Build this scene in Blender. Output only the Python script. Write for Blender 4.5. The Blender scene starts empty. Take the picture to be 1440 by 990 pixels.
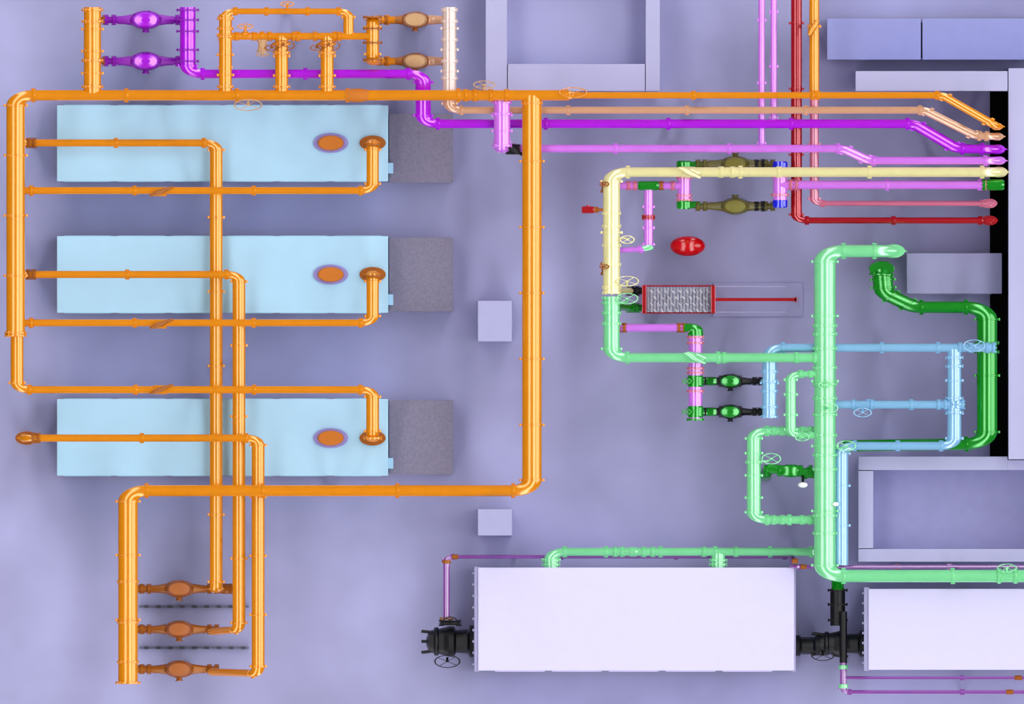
import bpy, bmesh, math
from mathutils import Vector, Matrix
K=1.75
scene=bpy.context.scene
try:
    scene.view_settings.view_transform='Standard'
    scene.view_settings.look='None'
except Exception: pass

def lin(c):
    c/=255.0
    return c/12.92 if c<=0.04045 else ((c+0.055)/1.055)**2.4
MATS={}
def mat(name,rgb,rough=0.15,ior=2.7,metal=0.0,var=0.04,scale=6.0,bump=0.0,tint=0.0):
    if name in MATS: return MATS[name]
    m=bpy.data.materials.new(name); m.use_nodes=True
    nt=m.node_tree; b=nt.nodes['Principled BSDF']
    col=[lin(v) for v in rgb]
    tc=nt.nodes.new('ShaderNodeTexCoord'); nz=nt.nodes.new('ShaderNodeTexNoise')
    nz.inputs['Scale'].default_value=scale; nz.inputs['Detail'].default_value=3
    nt.links.new(tc.outputs['Object'],nz.inputs['Vector'])
    cr=nt.nodes.new('ShaderNodeValToRGB')
    cr.color_ramp.elements[0].position=0.3; cr.color_ramp.elements[1].position=0.7
    cr.color_ramp.elements[0].color=[v*(1-var) for v in col]+[1]
    cr.color_ramp.elements[1].color=[min(1,v*(1+var)) for v in col]+[1]
    nt.links.new(nz.outputs['Fac'],cr.inputs['Fac'])
    nt.links.new(cr.outputs['Color'],b.inputs['Base Color'])
    b.inputs['Roughness'].default_value=rough
    b.inputs['IOR'].default_value=ior
    b.inputs['Metallic'].default_value=metal
    if tint>0:
        mx=max(rgb)
        b.inputs['Specular Tint'].default_value=[1-tint+tint*(v/mx) for v in rgb]+[1]
    if bump>0:
        bp=nt.nodes.new('ShaderNodeBump'); bp.inputs['Strength'].default_value=bump; bp.inputs['Distance'].default_value=0.02
        nt.links.new(nz.outputs['Fac'],bp.inputs['Height']); nt.links.new(bp.outputs['Normal'],b.inputs['Normal'])
    MATS[name]=m; return m

ORANGE=mat('orange_paint',(238,142,0),tint=.6); BROWN=mat('brown_orange_cast',(160,84,2),0.3,1.7,tint=.5)
PURPLE=mat('purple_paint',(188,0,240),tint=.5); DPURP=mat('dark_purple_cast',(140,4,178),0.3,1.6,tint=.5)
VIOLET=mat('violet_paint',(222,122,248),tint=.5); TAN=mat('tan_paint',(224,168,130),tint=.5); WTAN=mat('pale_tan_paint',(232,202,190))
CREAM=mat('cream_paint',(244,236,168),tint=.5); LGREEN=mat('light_green_paint',(130,232,160),tint=.5); DGREEN=mat('dark_green_paint',(0,136,12),tint=.6)
LBLUE=mat('light_blue_paint',(136,194,236),tint=.4); RED=mat('dark_red_paint',(172,0,14),tint=.6); BRED=mat('bright_red_paint',(205,0,14),0.12,1.7)
PINK=mat('pink_paint',(218,112,144),tint=.5); OLIVE=mat('olive_cast',(100,90,14),0.35,1.6); BLUE=mat('blue_paint',(16,24,232),tint=.5)
BLACK=mat('black_steel',(10,10,15),0.35,1.4); DARK=mat('dark_steel',(58,57,70),0.5,1.5)
CYAN=mat('pale_cyan_panel',(176,218,244),0.5,1.3,var=0.03,scale=2)
GREYT=mat('grey_cabinet',(130,124,146),0.7,1.3,var=0.1,scale=30,bump=0.3)
BOIL=mat('boiler_white_panel',(220,214,250),0.5,1.3,var=0.01)
BEDGE=mat('boiler_trim',(170,166,205),0.5,1.4)
CONC=mat('lavender_concrete',(184,183,220),0.8,1.3,var=0.03,scale=1.5)
COLM=mat('lavender_block',(172,171,210),0.8,1.3,var=0.02)
AHUB=mat('blue_lavender_panel',(152,156,212),0.6,1.3,var=0.02)
PLATE=mat('steel_plate',(150,150,165),0.4,1.5,var=0.5,scale=45)
PAD=mat('pad_concrete',(165,164,206),0.8,1.3,var=0.03)
WHITE=mat('white_plastic',(240,240,240),0.3,1.5); LILAC=mat('lilac_gasket',(150,138,205),.5,1.4)
LAV=mat('pale_lavender_paint',(205,205,245))
RAIL=mat('rail_steel',(95,95,120),0.5,1.5)
SHADE=mat('shade_black',(6,6,9),0.9,1.2)  # near-black colour standing in for shade at the right wall

def P(x,y,z=0.0): return Vector((x/100.0/K,-y/100.0,z))
class B:
    def __init__(s,name):
        s.name=name; s.bm=bmesh.new(); s.mats=[]
    def mi(s,m):
        if m not in s.mats: s.mats.append(m)
        return s.mats.index(m)
    def rings(s,rings,m,cap0=True,cap1=True,smooth=True):
        bm=s.bm; i=s.mi(m); vr=[[bm.verts.new(p) for p in r] for r in rings]; n=len(rings[0])
        for a,b in zip(vr[:-1],vr[1:]):
            for k in range(n):
                f=bm.faces.new((a[k],a[(k+1)%n],b[(k+1)%n],b[k])); f.material_index=i; f.smooth=smooth
        for c,r,rev in ((cap0,rings[0],True),(cap1,rings[-1],False)):
            if c:
                vs=[bm.verts.new(p) for p in r]
                if rev: vs=vs[::-1]
                f=bm.faces.new(vs); f.material_index=i
    def lathe(s,c,axis,prof,m,n=24,smooth=False):
        axis=Vector(axis).normalized()
        u=axis.orthogonal().normalized(); w=axis.cross(u)
        R=[[c+axis*t+(u*math.cos(2*math.pi*k/n)+w*math.sin(2*math.pi*k/n))*max(r,1e-4) for k in range(n)] for t,r in prof]
        if smooth: s.rings(R,m)
        else:
            for j in range(len(R)-1):
                s.rings([R[j],R[j+1]],m,cap0=(j==0),cap1=(j==len(R)-2))
    def cyl(s,c,axis,r,h,m,n=20):
        b=min(r,h)*0.15
        s.lathe(c-Vector(axis).normalized()*h/2,axis,[(0,r-b),(b,r),(h-b,r),(h,r-b)],m,n)
    def sphere(s,c,r,m,n=20,sz=1.0):
        R=[]
        for j in range(1,12):
            a=math.pi*j/12
            R.append([c+Vector((r*math.sin(a)*math.cos(2*math.pi*k/n),r*math.sin(a)*math.sin(2*math.pi*k/n),-r*sz*math.cos(a))) for k in range(n)])
        s.rings(R,m)
    def torus(s,c,axis,R,r,m,n=28,k=8):
        axis=Vector(axis).normalized(); u=axis.orthogonal().normalized(); w=axis.cross(u); i=s.mi(m)
        V=[]
        for a in range(n):
            d=u*math.cos(2*math.pi*a/n)+w*math.sin(2*math.pi*a/n)
            V.append([s.bm.verts.new(c+d*(R+r*math.cos(2*math.pi*b/k))+axis*r*math.sin(2*math.pi*b/k)) for b in range(k)])
        for a in range(n):
            for b in range(k):
                f=s.bm.faces.new((V[a][b],V[(a+1)%n][b],V[(a+1)%n][(b+1)%k],V[a][(b+1)%k])); f.material_index=i; f.smooth=True
    def box(s,x0,y0,x1,y1,z0,z1,m,bev=0.012):
        a=P(x0,y0,z0); b=P(x1,y1,z1)
        r=bmesh.ops.create_cube(s.bm,size=1.0,matrix=Matrix.Translation((a+b)/2)@Matrix.Diagonal((abs(b.x-a.x),abs(b.y-a.y),abs(b.z-a.z),1)))
        i=s.mi(m)
        fs=set(f for v in r['verts'] for f in v.link_faces)
        for f in fs: f.material_index=i
        if bev>0:
            es=list(set(e for v in r['verts'] for e in v.link_edges))
            rr=bmesh.ops.bevel(s.bm,geom=es,offset=bev,segments=2,profile=0.7,affect='EDGES')
            for f in rr['faces']: f.material_index=i
    def rod(s,a,b,r,m,n=10):
        d=b-a; s.lathe(a,d,[(0,r),(d.length,r)],m,n)
    def coupling(s,c,d,r,m):
        s.cyl(c,d,r*1.09,0.024,m)
        d=Vector(d).normalized()
        side=d.cross(Vector((0,0,1)))
        if side.length<0.3: side=Vector((1,0,0))
        side.normalize()
        for q in (-1,1):
            s.cyl(c+side*q*r*1.18,d,0.010,0.036,m,8)
    def flange(s,c,d,r,m,th=0.022,bolts=8):
        s.cyl(c,d,r*1.36,th,m,24)
        d=Vector(d).normalized(); u=d.orthogonal().normalized(); w=d.cross(u)
        for k in range(bolts):
            a=2*math.pi*k/bolts
            s.cyl(c+(u*math.cos(a)+w*math.sin(a))*r*1.22,d,0.007,th+0.02,m,6)
    def dflange(s,c,d,r,m):
        d=Vector(d).normalized(); s.flange(c-d*0.02,d,r,m); s.flange(c+d*0.02,d,r,m)
    def wheel(s,c,m,R=0.09,axis=(0,0.25,1),stem=0.15):
        ax=Vector(axis).normalized()
        s.rod(c,c+ax*stem,0.010,m,8)
        t=c+ax*stem
        s.torus(t,ax,R,0.006,m)
        u=ax.orthogonal().normalized(); w=ax.cross(u)
        for a in range(4):
            dd=u*math.cos(a*math.pi/2)+w*math.sin(a*math.pi/2)
            s.rod(t,t+dd*R,0.004,m,6)
        s.sphere(t,0.014,m,8)
    def gate(s,x,y,z,d,r,m,R=0.09,axis=(0,0.25,1),wm=None):
        c=P(x,y,z); d=Vector(d).normalized()
        s.flange(c-d*0.07,d,r,m); s.flange(c+d*0.07,d,r,m)
        s.lathe(c-d*0.07,d,[(0,r),(0.03,r*1.15),(0.11,r*1.15),(0.14,r)],m,20,smooth=True)
        ax=Vector(axis).normalized()
        s.lathe(c,ax,[(0,r*0.7),(r*1.2,r*0.5),(r*1.25,r*0.65),(r*1.5,r*0.65),(r*1.55,0.02)],m,16)
        s.wheel(c+ax*r*1.5,wm or m,R,axis,0.1)
    def lever(s,x,y,z,d,r,m,ang=(0.8,0.5),hm=None):
        c=P(x,y,z); d=Vector(d); hm=hm or m
        s.cyl(c,d,r*1.25,0.05,m); s.flange(c-d.normalized()*0.035,d,r*.9,m); s.flange(c+d.normalized()*0.035,d,r*.9,m)
        s.rod(c,c+Vector((0,0,r+0.09)),0.018,m)
        t=c+Vector((0,0,r+0.08))
        a=Vector((ang[0]/K,ang[1],0)).normalized()
        s.lathe(t-a*0.10,a,[(0,0.012),(0.05,0.024),(0.10,0.032),(0.14,0.024),(0.22,0.016),(0.23,0.006)],hm,10,smooth=True)
    def tube(s,path,r,m,R=None,n=28,couple=True,space=1.1,cap=True):
        pts=[P(*p) for p in path]; R=R or r*1.9
        out=[pts[0]]; marks=[]
        L=[(pts[i+1]-pts[i]).length for i in range(len(pts)-1)]
        for i in range(1,len(pts)-1):
            a=(pts[i]-pts[i-1]).normalized(); b=(pts[i+1]-pts[i]).normalized()
            ang=a.angle(b)
            if ang<0.02: out.append(pts[i]); continue
            t=R*math.tan(ang/2); t=min(t,L[i-1]*0.48,L[i]*0.48); RR=t/math.tan(ang/2)
            p0=pts[i]-a*t; p1=pts[i]+b*t
            nrm=(b-a*a.dot(b)).normalized(); cen=p0+nrm*RR
            st=max(4,int(ang/0.12))
            for k in range(st+1):
                th=ang*k/st
                out.append(cen-nrm*RR*math.cos(th)+a*RR*math.sin(th))
            marks.append((p0,a)); marks.append((p1,b))
        out.append(pts[-1])
        q=[out[0]]
        for p in out[1:]:
            if (p-q[-1]).length>1e-4: q.append(p)
        tan=[]
        for i in range(len(q)):
            if i==0: t=q[1]-q[0]
            elif i==len(q)-1: t=q[-1]-q[-2]
            else: t=(q[i]-q[i-1]).normalized()+(q[i+1]-q[i]).normalized()
            tan.append(t.normalized())
        u=tan[0].orthogonal().normalized(); rr=[]
        for i,p in enumerate(q):
            u=(u-tan[i]*u.dot(tan[i])).normalized(); w=tan[i].cross(u)
            rr.append([p+(u*math.cos(2*math.pi*k/n)+w*math.sin(2*math.pi*k/n))*r for k in range(n)])
        s.rings(rr,m)
        if couple:
            for c,d in marks: s.coupling(c,d,r,m)
            for i in range(len(pts)-1):
                d=pts[i+1]-pts[i]
                if d.length>1.3*space:
                    kk=int(d.length/space)
                    for k in range(1,kk+1):
                        s.coupling(pts[i]+d*(k/(kk+1)),d,r,m)
        for i in range(len(pts)-1): RUNS.append((s,pts[i],pts[i+1],r,m))
    def done(s):
        bm=s.bm
        for v in bm.verts: v.co.x*=K
        me=bpy.data.meshes.new(s.name)
        bmesh.ops.recalc_face_normals(bm,faces=bm.faces)
        bm.to_mesh(me); bm.free()
        for m in s.mats: me.materials.append(m)
        o=bpy.data.objects.new(s.name,me); scene.collection.objects.link(o); return o
RUNS=[]; FOOT=[]; ALL=[]
def new(name):
    b=B(name); ALL.append(b); return b
def foot(x0,y0,x1,y1): FOOT.append((x0,y0,x1,y1))
X=(1,0,0); Y=(0,1,0); Z=(0,0,1)

# ---------- shell ----------
fl=new('floor')
FM=mat('floor_lavender_epoxy',(167,166,208),0.6,1.35,var=0.18,scale=0.45)
fl.box(-150,-150,1600,1150,-0.2,0.0,FM,0)
w=new('wall_right'); w.box(1418,96,1500,646,0,1.7,CONC,0.01); w.box(1203,100,1417,128,0,1.7,CONC,0.01)
foot(1200,96,1500,130); foot(1416,96,1500,646)
t=new('floor_shade_strip'); t.box(1392,129,1417,642,0.0,0.03,SHADE,0.0)  # thin black slab: deep shade along the wall put in as colour
w=new('wall_shaft')
for r in ((683,-60,713,128),(908,-60,928,128),(714,90,907,128),(714,-60,907,-40)): w.box(*r,0,1.3,CONC,0.006)
w.box(713,-40,908,90,0.0,0.45,CONC,0); foot(683,-60,928,128)
w=new('wall_shaft')
for r in ((1207,642,1417,661),(1207,662,1228,771),(1207,772,1500,790),(1417,647,1500,661),(1480,662,1500,771)): w.box(*r,0,1.3,CONC,0.006)
w.box(1228,661,1480,772,0,0.45,PAD,0); foot(1207,642,1500,790)
a=new('air_handling_unit')
a.box(1163,26,1295,84,0.08,0.8,AHUB); a.box(1297,26,1460,84,0.08,0.8,AHUB); a.box(1166,31,1455,81,0,0.08,DARK,0)
foot(1163,28,1460,84)
for (x0,y0,x1,y1,h) in ((672,423,720,480,2.4),(672,716,720,753,2.4)):
    c=new('concrete_column'); c.box(x0,y0,x1,y1,0.1,h,COLM,0.01); c.box(x0-1,y0-1,x1+1,y1+1,0,0.1,COLM,0.01); foot(x0,y0,x1,y1)
c=new('equipment_cabinet'); c.box(1275,356,1409,413,0.1,0.7,COLM,0.015); c.box(1279,359,1405,410,0,0.1,DARK,0); foot(1275,356,1409,413)
for i in range(3): c.box(1290+i*38,412.5,1318+i*38,414,0.2,0.6,BEDGE,0.003)

# ---------- chillers ----------
CAPO=mat('chiller_cap_orange',(205,114,10),0.5,1.4)
for (y0,y1,yd) in ((148,255,201),(332,440,386),(561,669,616)):
    c=new('chiller')
    c.box(80,y0,546,y1,0.12,1.3,CYAN,0.012)
    c.box(84,y0+2,542,y1-2,0,0.12,DARK,0)
    for i in range(6):
        xa=90+i*76
        c.box(xa,y1-0.8,xa+66,y1+0.8,0.25,1.15,CYAN,0.004)
        c.box(xa,y0-0.8,xa+66,y0+0.8,0.25,1.15,CYAN,0.004)
    c.box(547,y0+12 if y0<200 else y0+2,637,y1+2 if y0<200 else y1-2,0.0,0.75,GREYT,0.01)
    c.box(546,yd+28,553,yd+43,0.4,0.9,CYAN,0.004)
    q=P(465,yd,1.3)
    c.lathe(q-Vector((0,0,0.02)),Z,[(0,0.14),(0.05,0.14),(0.055,0.125)],LILAC,32)
    c.lathe(q,Z,[(0,0.105),(0.09,0.105),(0.11,0.095)],CAPO,28)
    foot(80,y0,640,y1+2)

# ---------- orange system ----------
o=new('orange_header_pipe')
o.tube([(22,472,2.3),(22,134,2.3),(800,134,2.3)],.075,ORANGE)
o.tube([(800,134,2.3),(1325,134,2.3),(1402,178,2.3),(1402,178,1.7)],.046,ORANGE,R=0.1)
o.lathe(P(795,134,2.3),X,[(0,.075),(.06,.05)],ORANGE)
o.dflange(P(22,470,2.3),Y,.066,ORANGE)
o.tube([(24,470,2.3),(24,548,2.3),(524,548,2.3),(524,616,2.3),(524,616,1.3)],.052,ORANGE)
o.lathe(P(485,134,2.3),X,[(0,.075),(.04,.09),(.10,.098),(.15,.09),(.19,.075)],CAPO,20,smooth=True)
o.flange(P(524,616,1.34),Z,.078,BROWN)
o.flange(P(524,616,2.3),Y,.055,ORANGE)
for x in (655,668,690,712,770,782,1143): o.flange(P(x,134,2.3),X,.066 if x<760 else .05,ORANGE)
TW=mat('tan_handwheel',(206,160,112),.3,1.5)
o.wheel(P(349,142,2.36),TW,.11,(0,-.9,.9),.08); o.wheel(P(681,127,2.36),TW,.085,(0,.9,.7),.1)
o.wheel(P(806,134,2.36),ORANGE,.11,(0,.75,.6),.05)
o.lever(225,548,2.3,X,.052,ORANGE,(1,0.4),BROWN)
o.tube([(130,10,2.3),(130,134,2.3)],.070,ORANGE,space=.35)
for yy in (14,30,85,122): o.flange(P(130,yy,2.3),Y,.066,ORANGE)
o=new('orange_branch_pipe')
o.tube([(22,268,2.3),(22,268,2.2),(524,268,2.2),(524,201,2.2),(524,201,1.3)],.05,ORANGE); o.flange(P(524,201,1.34),Z,.078,BROWN); o.flange(P(524,203,2.2),Y,.058,BROWN)
o.lever(225,270,2.2,X,.05,ORANGE,(1,0.4),BROWN); o.flange(P(44,268,2.2),X,.055,ORANGE)
o=new('orange_branch_pipe')
o.tube([(22,454,2.3),(22,454,2.2),(524,454,2.2),(524,386,2.2),(524,386,1.3)],.05,ORANGE); o.flange(P(524,386,1.34),Z,.078,BROWN); o.flange(P(524,388,2.2),Y,.058,BROWN)
o.lever(225,456,2.2,X,.05,ORANGE,(1,0.4),BROWN); o.flange(P(44,454,2.2),X,.055,ORANGE)
o=new('orange_branch_pipe')
o.tube([(22,201,2.3),(22,201,1.6),(304,201,1.6),(304,828,1.6),(304,828,1.0)],.052,ORANGE); o.dflange(P(44,201,1.6),X,.055,BROWN)
o=new('orange_branch_pipe')
o.tube([(22,386,2.3),(22,386,1.85),(336,386,1.85),(336,885,1.85),(300,888,1.2)],.052,ORANGE); o.dflange(P(44,386,1.85),X,.055,BROWN)
o=new('orange_branch_pipe')
o.tube([(36,616,0.0),(36,616,2.05),(363,616,2.05),(363,947,2.05),(300,945,1.2)],.052,ORANGE); o.flange(P(38,616,1.75),Z,.07,BROWN); o.dflange(P(50,616,2.05),X,.055,BROWN)
o=new('orange_main_pipe')
o.tube([(748,134,2.3),(748,690,2.3),(180,690,2.3),(180,962,2.3)],.079,ORANGE)
o.flange(P(180,960,2.3),Y,.075,ORANGE)
for yy in (828,885,941): 
    o.flange(P(180,yy-10,2.3),Y,.066,ORANGE)
    o.tube([(180,yy,2.3),(180,yy,1.0),(205,yy,1.0)],.055,BROWN,couple=False)
for yy in (145,): o.flange(P(748,yy,2.3),Y,.066,ORANGE)

o=new('orange_manifold_pipe')
o.tube([(317,134,2.3),(317,16,2.3),(490,16,2.3),(490,50,2.3)],.042,ORANGE,space=.4)
o.tube([(317,134,2.3),(317,20,2.3)],.052,ORANGE,space=.3)
o.tube([(317,51,2.3),(522,51,2.3)],.05,ORANGE,space=.3)
for yy in (26,40,51,122): o.flange(P(317,yy,2.3),Y,.05,ORANGE)
for x in (396,460):
    o.tube([(x,51,2.3),(x,134,2.3)],.052,ORANGE,space=.3)
    for yy in (62,74,122): o.flange(P(x,yy,2.3),Y,.052,ORANGE)
    o.wheel(P(x+2,60,2.35),BROWN,.09,(0,-.7,.8),.06); o.wheel(P(x-14,64,2.3),BROWN,.05,(0,-.5,.8),.06)
    o.flange(P(x-17,51,2.3),X,.05,ORANGE); o.flange(P(x+17,51,2.3),X,.05,ORANGE)
o.gate(369,64,2.3,Y,.03,TW,0.05,(0,-1,.6)); o.rod(P(369,51,2.3),P(369,72,2.3),.025,TW,14)
o.gate(345,51,2.3,X,.045,ORANGE,0.06,(0,.9,.6)); o.gate(404,16,2.3,X,.03,ORANGE,0.05,(0,.8,.8))
o.tube([(560,28,1.4),(530,28,1.4),(524,28,2.3),(524,86,2.3),(530,86,1.4),(560,86,1.4)],.052,ORANGE)
for yy in (24,40,60,84): o.flange(P(524,yy,2.3),Y,.058,BROWN)

# ---------- pumps ----------
def pump(xl,xr,y,z,m,mtop,name='inline_pump',flip=1,s=1.0,bolt=None):
    p=new(name); c=(xl+xr)/2; a=P(xl,y,z); L=(xr-xl)/100/K
    p.lathe(a,X,[(0,.04*s),(L*.12,.04*s),(L*.24,.05*s),(L*.36,.07*s),(L*.5,.09*s),(L*.64,.07*s),(L*.76,.05*s),(L*.88,.04*s),(L,.04*s)],m,22,smooth=True)
    for t in (.03,.12,.88,.97): p.flange(a+Vector((L*t,0,0)),X,.046*s,m)
    q=P(c,y,z)
    p.lathe(q-Vector((0,0,.12*s)),Z,[(0,.09*s),(.06*s,.11*s),(.16*s,.11*s),(.2*s,.10*s)],m,28,smooth=True)
    p.lathe(q+Vector((0,0,.05*s)),Z,[(0,.095*s),(.14*s,.088*s),(.18*s,.075*s),(.19*s,.03*s)],mtop,28)
    for k in range(6):
        an=k*math.pi/3+.3; p.cyl(q+Vector((math.cos(an)*.103*s,math.sin(an)*.103*s,.07*s)),Z,.010,.05,m,6)
    p.rod(q,q+Vector((0,-.14*s*flip,0.02)),.02*s,m)
    p.cyl(q+Vector((0,-.14*s*flip,.02)),Y,.026*s,.02,m,8)
    p.lathe(a+Vector((L*.16,-.035*s*flip,-.02)),(1,.30*flip,0),[(0,.02),(L*.15,.045*s),(L*.32,.055*s)],m,14,smooth=True)
    p.lathe(a+Vector((L*.84,-.035*s*flip,-.02)),(-1,.30*flip,0),[(0,.02),(L*.15,.045*s),(L*.32,.055*s)],m,14,smooth=True)
    x0=c-16; x1=c+16
    p.box(c-12,y-6,c+12,y+6,0.1,z-.08,DARK,0.004); p.box(x0,y-8,x1,y+8,0,0.1,DARK,0.004)
    foot(x0,y-8,x1,y+8)
    return p
CAPB=mat('pump_cap_orange',(170,90,8),0.4,1.5)
for y in (828,885,941):
    q=pump(196,308,y,1.0,BROWN,CAPB,s=1.12)
    if y==828:
        q.sphere(P(316,y,1.05),.075,BROWN); q.flange(P(324,y,1.05),X,.055,BROWN)
    else:
        q.sphere(P(300,y+2,1.08),.06,BROWN)
for y in (28,86):
    q=pump(146,264,y,1.4,DPURP,PURPLE,s=1.2)
    q.tube([(130,y,2.3),(130,y,1.4),(146,y,1.4)],.045,BROWN,couple=False); q.flange(P(147,y,1.4),X,.05,BROWN)
CAPT=mat('pump_cap_tan',(205,160,110),0.4,1.5)
for y in (28,86):
    q=pump(530,638,y,1.4,BROWN,CAPT,s=1.05)
    a_=P(590,y,1.4); q.lathe(a_,X,[(0,.07),(.06,.07),(.12,.062),(.22,.053),(.28,.05)],TAN,20); q.flange(P(606,y,1.4),X,.05,TAN)
r=new('pump_base_rail')
for y in (853,911):
    r.box(196,y-1.5,350,y+1.5,0,0.12,RAIL,0.003)
    for k in range(9): r.box(203+k*17,y-2,209+k*17,y+2,0,0.15,DARK,0.003)

# ---------- purple ----------
o=new('purple_pipe')
o.tube([(264,10,2.1),(264,104,2.1),(595,104,2.1),(595,174,1.95),(1285,174,1.95),(1345,209,1.95),(1402,210,1.95),(1402,210,.1)],.063,PURPLE)
for yy in (14,28,44,70,86): o.flange(P(264,yy,2.1),Y,.068,DPURP)
for yy in (28,86): o.tube([(264,yy,2.1),(264,yy,1.4)],.05,DPURP,couple=False)
o=new('tan_pipe')
o.tube([(632,12,2.05),(632,155,2.05),(1300,155,2.05),(1372,191,2.05),(1402,192,2.05),(1402,192,.1)],.05,TAN)
o.tube([(632,10,2.05),(632,130,2.05)],.056,WTAN,space=.3)
for yy in (14,30,56,86,110): o.flange(P(632,yy,2.05),Y,.05,WTAN)
for yy in (28,86): o.tube([(632,yy,2.05),(632,yy,1.4)],.045,TAN,couple=False)
o=new('violet_pipe')
o.tube([(706,138,2.2),(706,209,2.2),(706,209,2.0),(1185,209,2.0),(1222,226,2.0),(1404,226,2.0),(1404,226,.1)],.055,VIOLET)
o.tube([(706,140,2.21),(706,206,2.21)],.066,VIOLET,space=.3)
for yy in (144,160,205): o.flange(P(706,yy,2.21),Y,.06,VIOLET)
o.lever(722,210,2.03,X,.06,BLACK,(1,-.6)); o.flange(P(714,210,2.03),X,.05,BLACK)

# ---------- risers ----------
o=new('red_pipe'); o.tube([(1120,-60,1.55),(1120,310,1.55),(1393,310,1.55),(1393,310,.1)],.044,RED); o.flange(P(1391,310,1.58),Z,.05,RED); o.cyl(P(1391,310,1.62),Z,.04,.05,RED)
o=new('pink_pipe'); o.tube([(1145,120,1.65),(1145,286,1.65),(1393,286,1.65),(1393,286,.1)],.036,PINK); o.flange(P(1391,286,1.67),Z,.048,PINK); o.cyl(P(1391,286,1.7),Z,.038,.05,PINK)
o=new('orange_riser_pipe'); o.tube([(1145,-60,2.2),(1145,134,2.2)],.04,ORANGE); o.lever(1143,40,2.2,Y,.03,ORANGE,(.6,1))
o=new('thin_violet_pipe'); o.tube([(1071,-60,1.8),(1071,205,1.8),(1071,209,1.95)],.026,VIOLET)
o=new('thin_violet_pipe'); o.tube([(1088,-60,1.7),(1088,170,1.7),(1088,172,1.9)],.026,VIOLET)

# ---------- cream / chilled ----------
o=new('cream_pipe')
o.tube([(860,412,2.0),(860,242,2.0),(1404,242,2.0),(1404,242,.1)],.069,CREAM)
o.lever(968,242,2.0,X,.062,CREAM,(1,-.5)); o.lathe(P(958,236,2.04),(.5,-.35,.1),[(0,.025),(.08,.045),(.18,.045),(.19,.02)],CREAM,14)
for x in (1014,1030,1095): o.flange(P(x,242,2.0),X,.06,CREAM)
for yy in (300,318,345,372,404,412): o.flange(P(860,yy,2.0),Y,.058,CREAM)
o.wheel(P(882,335,2.0),CREAM,.055,(0,-.2,1),.1); o.wheel(P(882,402,2.0),CREAM,0.09,(0,.7,.8),.1)
o.rod(P(862,335,2.0),P(882,335,2.0),.012,CREAM); o.rod(P(862,402,2.0),P(882,402,2.0),.012,CREAM)
o=new('violet_return_pipe')
o.tube([(1097,260,1.9),(1398,260,1.9),(1398,260,.1)],.06,VIOLET)
o.tube([(1097,232,1.9),(1097,288,1.9)],.056,VIOLET,couple=False)
for yy,mm in ((232,BLUE),(285,BLUE)):
    o.lathe(P(1097,yy-5,1.9),(0,-1,0),[(0,.05),(.02,.06),(.1,.06),(.12,.05)],mm,22)
for yy in (248,274): o.flange(P(1097,yy,1.9),Y,.055,PINK)
o.lathe(P(1386,260,1.9),X,[(0,.066),(.02,.078),(.13,.078),(.15,.06)],DGREEN,22); o.flange(P(1384,260,1.9),X,.06,DGREEN)
for x in (1112,1120,1385): o.flange(P(x,260,1.9),X,.058,PINK)
for yy in (232,288): o.tube([(1097,yy,1.9),(1097,yy,1.2),(1085,yy,1.2)],.045,BLACK,couple=False)
CAPOL=mat('pump_cap_olive',(120,112,20),0.4,1.5)
for y in (231,290):
    q=pump(978,1090,y,1.2,OLIVE,CAPOL,s=1.08,flip=-1)
    q.flange(P(1073,y,1.2),X,.055,BLACK); q.flange(P(1064,y,1.2),X,.05,BLACK)
o=new('violet_green_pipe')
o.tube([(855,261,1.85),(962,261,1.85)],.05,VIOLET,couple=False)
o.tube([(962,232,1.85),(962,292,1.85)],.052,VIOLET,couple=False)
o.tube([(912,261,1.85),(912,350,1.85),(868,352,1.85)],.036,VIOLET,space=.3)
for yy in (232,288): o.tube([(962,yy,1.85),(962,yy,1.2),(985,yy,1.2)],.05,DGREEN,couple=False); o.lathe(P(962,yy-6,1.86),(0,-1,0),[(0,.05),(.02,.062),(.1,.062),(.12,.05)],DGREEN,20)
o.lathe(P(897,261,1.86),X,[(0,.052),(.02,.066),(.15,.066),(.17,.052)],DGREEN,20)
for x in (884,893,930,946): o.flange(P(x,261,1.85),X,.048,PINK if x!=930 else BROWN)
for yy in (250,275,281): o.flange(P(962,yy,1.85),Y,.048,PINK)
o.flange(P(912,304,1.85),Y,.038,RED); o.flange(P(912,307,1.85),Y,.038,RED)
o.lathe(P(905,350,1.86),(1,.5,0),[(0,.04),(.06,.045),(.08,.03)],LGREEN,14)
o=new('red_relief_valve')
o.tube([(856,295,2.0),(838,295,2.0)],.02,BROWN,couple=False)
o.lathe(P(818,295,2.0),X,[(0,.045),(.01,.05),(.09,.05),(.10,.04)],RED,18); o.flange(P(838,295,2.0),X,.03,BROWN)
o.rod(P(827,295,2.0),P(827,288,2.0),.012,RED)
for yy in (262,378): o.gate(850,yy,1.95,Y,.02,BROWN,.035)

o=new('red_expansion_vessel')
c=P(967,346,0)
R0=.142
prof=[(.3-R0*math.cos(a*math.pi/24)+R0*.6,R0*math.sin(a*math.pi/24)) for a in range(2,13)]
zt=.95
prof+= [(zt+R0*math.sin(a*math.pi/24),R0*math.cos(a*math.pi/24)) for a in range(0,12)]
o.lathe(c,Z,prof,BRED,40,smooth=True)
for k in range(3):
    a=k*2.094; o.rod(c+Vector((.1*math.cos(a),.1*math.sin(a),0)),c+Vector((.1*math.cos(a),.1*math.sin(a),.5)),.015,BRED)
foot(940,330,994,362)

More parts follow.
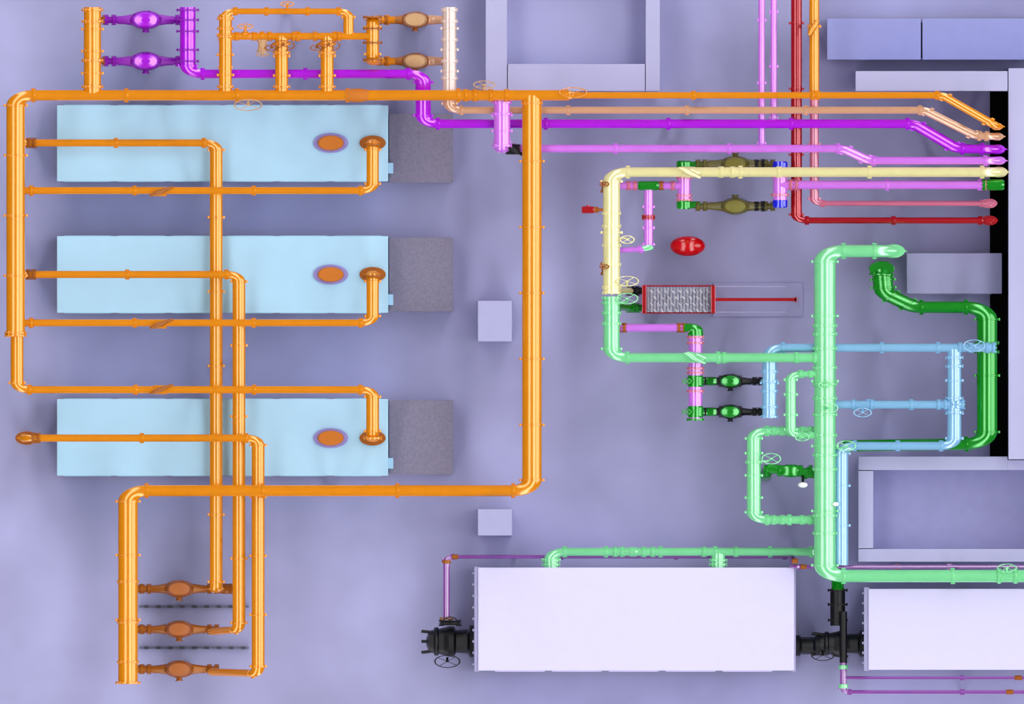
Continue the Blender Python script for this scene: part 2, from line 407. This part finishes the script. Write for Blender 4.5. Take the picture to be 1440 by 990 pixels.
o=new('plate_heat_exchanger')
for k in range(20): 
    x=910+k*4.6; o.box(x,404,x+3.4,439,0.25,1.3,PLATE,0.003)
STUD=mat('stud_light',(205,200,210),.4,1.5)
for i in range(9):
    for j in range(4):
        o.rod(P(914+i*10+(j%2)*5,408+j*9,1.302),P(918+i*10+(j%2)*5,412+j*9,1.302),.008,STUD,6)
o.box(903,401,909,441,0,1.45,RED,.004); o.box(1000,402,1006,440,0,1.45,RED,.004)
o.box(1003,419,1121,423.5,1.36,1.42,RED,.004); o.box(1117,418,1121,424.5,0,1.42,RED,.004)
o.box(906,401,1006,403,1.2,1.26,RED,.003); o.box(906,439,1006,441,1.2,1.26,RED,.003)
for y in (403,439): o.rod(P(1006,y,1.3),P(1105,y,1.3),.008,BEDGE,8)
o.box(1003,398,1129,445,0,0.04,PAD,.003); foot(900,398,1130,445)
o.tube([(905,409,1.2),(884,409,1.2)],.05,BLACK,couple=False); o.tube([(905,433,1.2),(884,433,1.2)],.05,DGREEN,couple=False)
for x in (884,890,896): o.flange(P(x,409,1.2),X,.05,BLACK); o.flange(P(x,433,1.2),X,.05,DGREEN)
o.tube([(884,409,1.2),(862,409,1.9)],.05,CREAM,couple=False); o.tube([(884,433,1.2),(862,430,1.9)],.05,DGREEN,couple=False)
for x in (870,): o.flange(P(x,431,1.6),X,.05,DGREEN)

# ---------- light green ----------
o=new('light_green_pipe')
o.tube([(860,417,2.0),(860,503,2.0),(1160,503,2.0)],.066,LGREEN)
for yy in (419,426,440,455): o.flange(P(860,yy,2.0),Y,.06,LGREEN)
o.lever(975,503,2.0,X,.06,LGREEN,(1,-.5)); o.lathe(P(966,496,2.04),(.5,-.35,.1),[(0,.025),(.08,.045),(.18,.045),(.19,.02)],LGREEN,14)
o.wheel(P(882,425,2.0),LGREEN,0.085,(0,.6,1),.1); o.rod(P(862,425,2.0),P(882,425,2.0),.012,LGREEN)
for x in (1018,1120,1146): o.flange(P(x,503,2.0),X,.06,LGREEN)
o=new('light_green_main_pipe')
o.tube([(1256,353,0),(1256,353,2.0),(1160,353,2.0),(1160,810,2.0),(1520,810,2.0)],.087,LGREEN,R=.15)
o.flange(P(1256,353,1.95),Z,.07,LGREEN)
for yy in (458,470,490,517,540,560,583,612,640,660,725,750): o.flange(P(1160,yy,2.0),Y,.076,LGREEN,bolts=8)
for x in (1405,1428): o.flange(P(x,810,2.0),X,.08,LGREEN)
o.wheel(P(1416,804,2.08),LGREEN,.075,(0,.7,.8),.08); o.wheel(P(1160,574,2.08),LGREEN,.07,(.4,0,1),.1); o.wheel(P(1160,545,2.08),LGREEN,.05,(0,.4,1),.1)
o=new('light_green_loop_pipe')
o.tube([(1160,526,2.0),(1112,526,2.0),(1112,612,2.0),(1160,612,2.0)],.042,LGREEN,space=.3)
for x in (1126,1140): o.flange(P(x,526,2.0),X,.04,LGREEN); o.flange(P(x,612,2.0),X,.04,LGREEN)
o=new('light_green_loop_pipe')
o.tube([(1160,606,1.85),(1060,606,1.85),(1060,731,1.85),(1160,731,1.85)],.056,LGREEN,space=.35)
for x in (1088,1100,1128,1140): o.flange(P(x,606,1.85),X,.05,LGREEN); o.flange(P(x,731,1.85),X,.05,LGREEN)
o.flange(P(1060,650,1.85),Y,.052,LGREEN); o.wheel(P(1082,648,1.9),LGREEN,.075,(.1,.2,1),.15); o.rod(P(1060,650,1.85),P(1082,648,1.9),.014,LGREEN)
o.wheel(P(1190,630,1.95),LGREEN,.075,(0,.3,1),.1); o.wheel(P(1128,612,1.95),LGREEN,.055,(0,-.3,1),.1); o.rod(P(1165,630,1.95),P(1190,630,1.95),.014,LGREEN)
o=new('dark_green_valve')
o.tube([(1160,668,1.8),(1110,662,1.8),(1078,658,1.8)],.066,DGREEN,space=.2)
o.lathe(P(1098,662,1.8),X,[(0,.06),(.04,.09),(.12,.09),(.16,.06)],DGREEN,20,smooth=True)
for x in (1078,1096,1126,1140): o.flange(P(x,662,1.8),X,.06,DGREEN)
o.tube([(1082,658,1.8),(1076,668,1.6),(1076,672,0)],.05,DGREEN,couple=False)
o.sphere(P(1129,682,2.0),.04,WHITE); o.rod(P(1129,682,2.0),P(1129,665,1.8),.012,BLACK); o.sphere(P(1175,709,2.08),.03,WHITE)
o.rod(P(1175,709,2.08),P(1166,709,2.0),.01,BLACK)
o=new('light_green_boiler_pipe')
o.tube([(775,800,1.25),(775,776,1.25),(1160,776,1.25),(1160,776,2.0)],.058,LGREEN,space=.5)
o.tube([(1010,800,1.25),(1010,776,1.25)],.055,LGREEN,couple=False)
for x in (865,875,905,918,990,1035): o.flange(P(x,776,1.25),X,.055,LGREEN)
for x in (775,1010): o.flange(P(x,788,1.25),Y,.055,LGREEN); o.flange(P(x,794,1.25),Y,.055,LGREEN)
o.lathe(P(890,776,1.25)-Vector((.05,0,0)),X,[(0,.05),(.03,.07),(.07,.07),(.1,.05)],LGREEN,20)

# ---------- dark green ----------
o=new('dark_green_pipe')
o.tube([(1240,376,0),(1240,376,1.6),(1243,412,1.6),(1285,432,1.6),(1388,432,1.6),(1388,624,1.6),(1185,627,1.6)],.082,DGREEN,R=.17)
o.flange(P(1240,378,1.62),Z,.075,DGREEN); o.flange(P(1240,386,1.6),(0.1,1,0),.075,DGREEN)
for yy in (482,495): o.flange(P(1388,yy,1.6),Y,.075,DGREEN)

# ---------- light blue ----------
o=new('light_blue_pipe')
o.tube([(1398,489,1.9),(1082,489,1.9),(1082,588,1.9)],.058,LBLUE,space=.6)
o.tube([(1342,489,1.9),(1342,627,1.9),(1183,627,1.9),(1183,795,1.9)],.056,LBLUE,space=.6)
o.tube([(1160,569,1.9),(1342,569,1.9)],.056,LBLUE,space=.5)
for x in (1200,1226,1320,1330): o.flange(P(x,569,1.9),X,.055,LBLUE)
o.flange(P(1354,569,1.9),X,.05,LBLUE); o.sphere(P(1344,569,1.9),.075,LBLUE)
for x in (1350,1365,1388,1398): o.flange(P(x,489,1.9),X,.055,LBLUE)
for yy in (503,515,560,580): o.flange(P(1342,yy,1.9),Y,.055,LBLUE)
for yy in (522,536,550,572,586): o.flange(P(1082,yy,1.9),Y,.052,LBLUE)
o.wheel(P(1213,574,1.9),LBLUE,.07,(0,-.6,1),.12); o.wheel(P(1370,489,1.95),LBLUE,.085,(0,.3,1),.1)
for yy in (536,579): o.tube([(1082,yy,1.9),(1082,yy,1.3),(1070,yy,1.3)],.045,BLACK,couple=False)
for y in (536,579):
    q=pump(982,1072,y,1.3,BLACK,DGREEN,s=.92)
    a_=P(984,y,1.3); q.lathe(a_,X,[(0,.04),(.06,.06),(.11,.06),(.16,.045)],DGREEN,18)
o=new('violet_green_pipe')
o.tube([(850,461,1.85),(978,461,1.85),(978,590,1.85)],.055,VIOLET,couple=False)
o.tube([(962,461,1.86),(978,461,1.86),(978,472,1.86)],.062,DGREEN,couple=False)
o.lathe(P(978,528,1.86),(0,-1,0),[(0,.056),(.02,.064),(.14,.064),(.16,.056)],DGREEN,20)
o.lathe(P(978,571,1.86),(0,-1,0),[(0,.056),(.02,.064),(.14,.064),(.16,.056)],DGREEN,20)
for yy in (474,482,518,524,550,590): o.flange(P(978,yy,1.85),Y,.052,PINK if yy!=590 else DGREEN)
for x in (870,878,955,962): o.flange(P(x,461,1.85),X,.05,BROWN)
for yy in (536,579): o.tube([(978,yy,1.85),(978,yy,1.3),(990,yy,1.3)],.045,DGREEN,couple=False); o.wheel(P(966,yy,1.9),DGREEN,.035,(0,0,1),.1)

# ---------- boilers ----------
def boiler(x0,x1):
    b=new('boiler')
    b.box(x0+6,798,x1-2,943,.15,1.5,BOIL,.02)
    b.box(x0+1,797,x0+9,944.5,.1,1.46,BEDGE,.006); b.box(x1-7,797,x1,944.5,.1,1.46,BEDGE,.006)
    b.box(x0+15,804,x1-15,938,0,.15,DARK,.004)
    for k in range(9): b.cyl(P(x0+1,806+k*16,1.42),X,.018,.03,BEDGE,8)
    for k in range(5): b.box(x0+30+k*80,942.5,x0+100+k*80,944.6,.3,1.35,BOIL,.004)
    foot(x0,797,x1,945)
boiler(666,1119); 
b=new('boiler'); b.box(1221,828,1520,942,.15,1.5,BOIL,.02); b.box(1215,826,1223,943.5,.1,1.46,BEDGE,.006); b.box(1230,834,1510,938,0,.15,DARK,.004); foot(1215,826,1520,944)
for k in range(8): b.cyl(P(1215,834+k*14,1.42),X,.018,.03,BEDGE,8)
def burner(xe,d,y,s,name='gas_burner'):
    o=new(name)
    ax=Vector((d,0,0)); a=P(xe,y,.85)
    o.lathe(a,ax,[(0,.2*s),(.03,.2*s),(.05,.15*s),(.14,.14*s),(.16,.19*s),(.2,.19*s),(.24,.17*s),(.36,.13*s),(.38,.05)],BLACK,28)
    o.lathe(a+ax*.22+Vector((0,-.1,0)),Y,[(0,.12*s),(.05,.13*s),(.2,.12*s),(.22,.06)],BLACK,22)
    o.torus(a+ax*.3,ax,.16*s,.02,BLACK); 
    o.box(xe+d*20-12,y-12,xe+d*20+12,y+12,0,.7,BLACK,.01)
    for yy in (-.13,.0,.12): o.rod(a+ax*.3+Vector((0,yy,.02)),a+ax*.42+Vector((0,yy*1.2,.02)),.022,BLACK)
    return o
o=burner(666,-1,902,1.15)
o.wheel(P(629,925,.95),BLACK,.1,(0,-.6,1),.1)
o.gate(633,876,1.0,X,.03,BLACK,.05); o.flange(P(628,870,1.0),Y,.04,mat('brass',(150,110,70),.3,1.6))
foot(590,870,668,940)
o=burner(1119,1,908,.75); o.wheel(P(1157,916,.95),BLACK,.09,(0,-.6,1),.1); foot(1119,890,1215,925)
o=burner(1215,-1,905,.95)
o=new('black_flue_pipe')
o.tube([(1178,828,1.0),(1178,880,1.0)],.06,BLACK); o.tube([(1186,860,1.1),(1186,932,1.1)],.03,BLACK)
for yy in (830,850,872): o.flange(P(1178,yy,1.0),Y,.06,BLACK)
o.tube([(1178,800,1.6),(1178,828,1.0)],.05,DGREEN,couple=False)

PV=mat('thin_purple_paint',(150,70,172))
o=new('purple_gas_pipe')
o.tube([(628,872,1.0),(628,783,1.0),(1112,783,1.0),(1118,797,1.6),(1150,797,1.6),(1520,797,2.0)],.026,PV,space=1.2)
for x,y in ((628,790),(640,783),(1118,789),(1130,797),(1262,797)): o.cyl(P(x,y,1.0 if x<1118 else 1.62),X if x>630 else Y,.036,.05,BROWN,12)
o=new('purple_gas_pipe')
o.tube([(1186,925,.8),(1186,973,.8),(1520,973,.8)],.026,PV); o.tube([(1186,953,.8),(1520,953,.8)],.022,PV)
for x,y in ((1186,938),(1186,965)): o.cyl(P(x,y,.8),Y,.04,.06,LGREEN,12)
for x,y in ((1420,973),(1432,953)): o.cyl(P(x,y,.8),X,.036,.06,BROWN,12)

# ---------- supports ----------
def segd(p,a,b):
    a=a.xy; b=b.xy; p=p.xy; d=b-a
    t=0 if d.length<1e-6 else max(0,min(1,(p-a).dot(d)/d.dot(d)))
    return (a+d*t-p).length,t
for (s,a,b,r,m) in list(RUNS):
    d=b-a
    if abs(d.z)>.05 or d.length<.3: continue
    cnt=max(1,int(d.length/2.0)); 
    for k in range(cnt):
        for off in (.5,.35,.65,.2,.8,.42,.58,.1,.9):
            f=(k+off)/cnt; p=a+d*f; ok=True
            px=p.x*100*K; py=-p.y*100
            if px<0 or px>1440 or py<0 or py>990: ok=False
            for q in FOOT:
                if q[0]-6<px<q[2]+6 and q[1]-5<py<q[3]+5: ok=False
            if ok:
                for (s2,a2,b2,r2,m2) in RUNS:
                    if (a2 is a and b2 is b): continue
                    dd,t=segd(p,a2,b2)
                    if dd<r2+.06 : ok=False; break
            if ok:
                pr=min(.03,r*.6)
                s.lathe(Vector((p.x,p.y,0)),Z,[(0,r*.85),(.02,r*.85),(.021,pr),(p.z-r*.8,pr)],DARK,12)
                break
for b in ALL: b.done()

# ---------- world: invented bright bands, added for light and pipe highlights ----------
wd=bpy.data.worlds.new('added_light_bands'); scene.world=wd; wd.use_nodes=True; nt=wd.node_tree
bg=nt.nodes['Background']
tc=nt.nodes.new('ShaderNodeTexCoord'); sp=nt.nodes.new('ShaderNodeSeparateXYZ'); nt.links.new(tc.outputs['Generated'],sp.inputs[0])
mp=nt.nodes.new('ShaderNodeMapRange'); mp.inputs['From Min'].default_value=-1; mp.inputs['From Max'].default_value=1
nt.links.new(sp.outputs['X'],mp.inputs['Value'])
cr=nt.nodes.new('ShaderNodeValToRGB'); nt.links.new(mp.outputs['Result'],cr.inputs['Fac'])
el=cr.color_ramp.elements
lo=.02
stops=[(.28,lo),(.33,.8),(.40,.8),(.42,lo),(.5,lo),(.57,lo),(.59,1.0),(.66,1.0),(.71,lo)]
el[0].position=0; el[0].color=(lo,lo,lo,1); el[1].position=1; el[1].color=(lo,lo,lo,1)
for p_,v in stops:
    e=el.new(p_); e.color=(v,v,v*1.02,1)
nt.links.new(cr.outputs['Color'],bg.inputs['Color']); bg.inputs['Strength'].default_value=4.0
def sun(name,dirv,st,ang):
    l=bpy.data.lights.new(name,'SUN'); l.energy=st; l.angle=math.radians(ang)
    ob=bpy.data.objects.new(name,l); scene.collection.objects.link(ob)
    ob.rotation_euler=Vector(dirv).to_track_quat('Z','Y').to_euler(); ob.location=(10,2,12)
sun('sun_soft',(.80,.10,.75),.9,40)

cam=bpy.data.cameras.new('camera'); co=bpy.data.objects.new('camera',cam); scene.collection.objects.link(co)
cam.type='ORTHO'; cam.ortho_scale=14.4; co.location=(7.2,-4.95,14); cam.clip_end=60
scene.camera=co
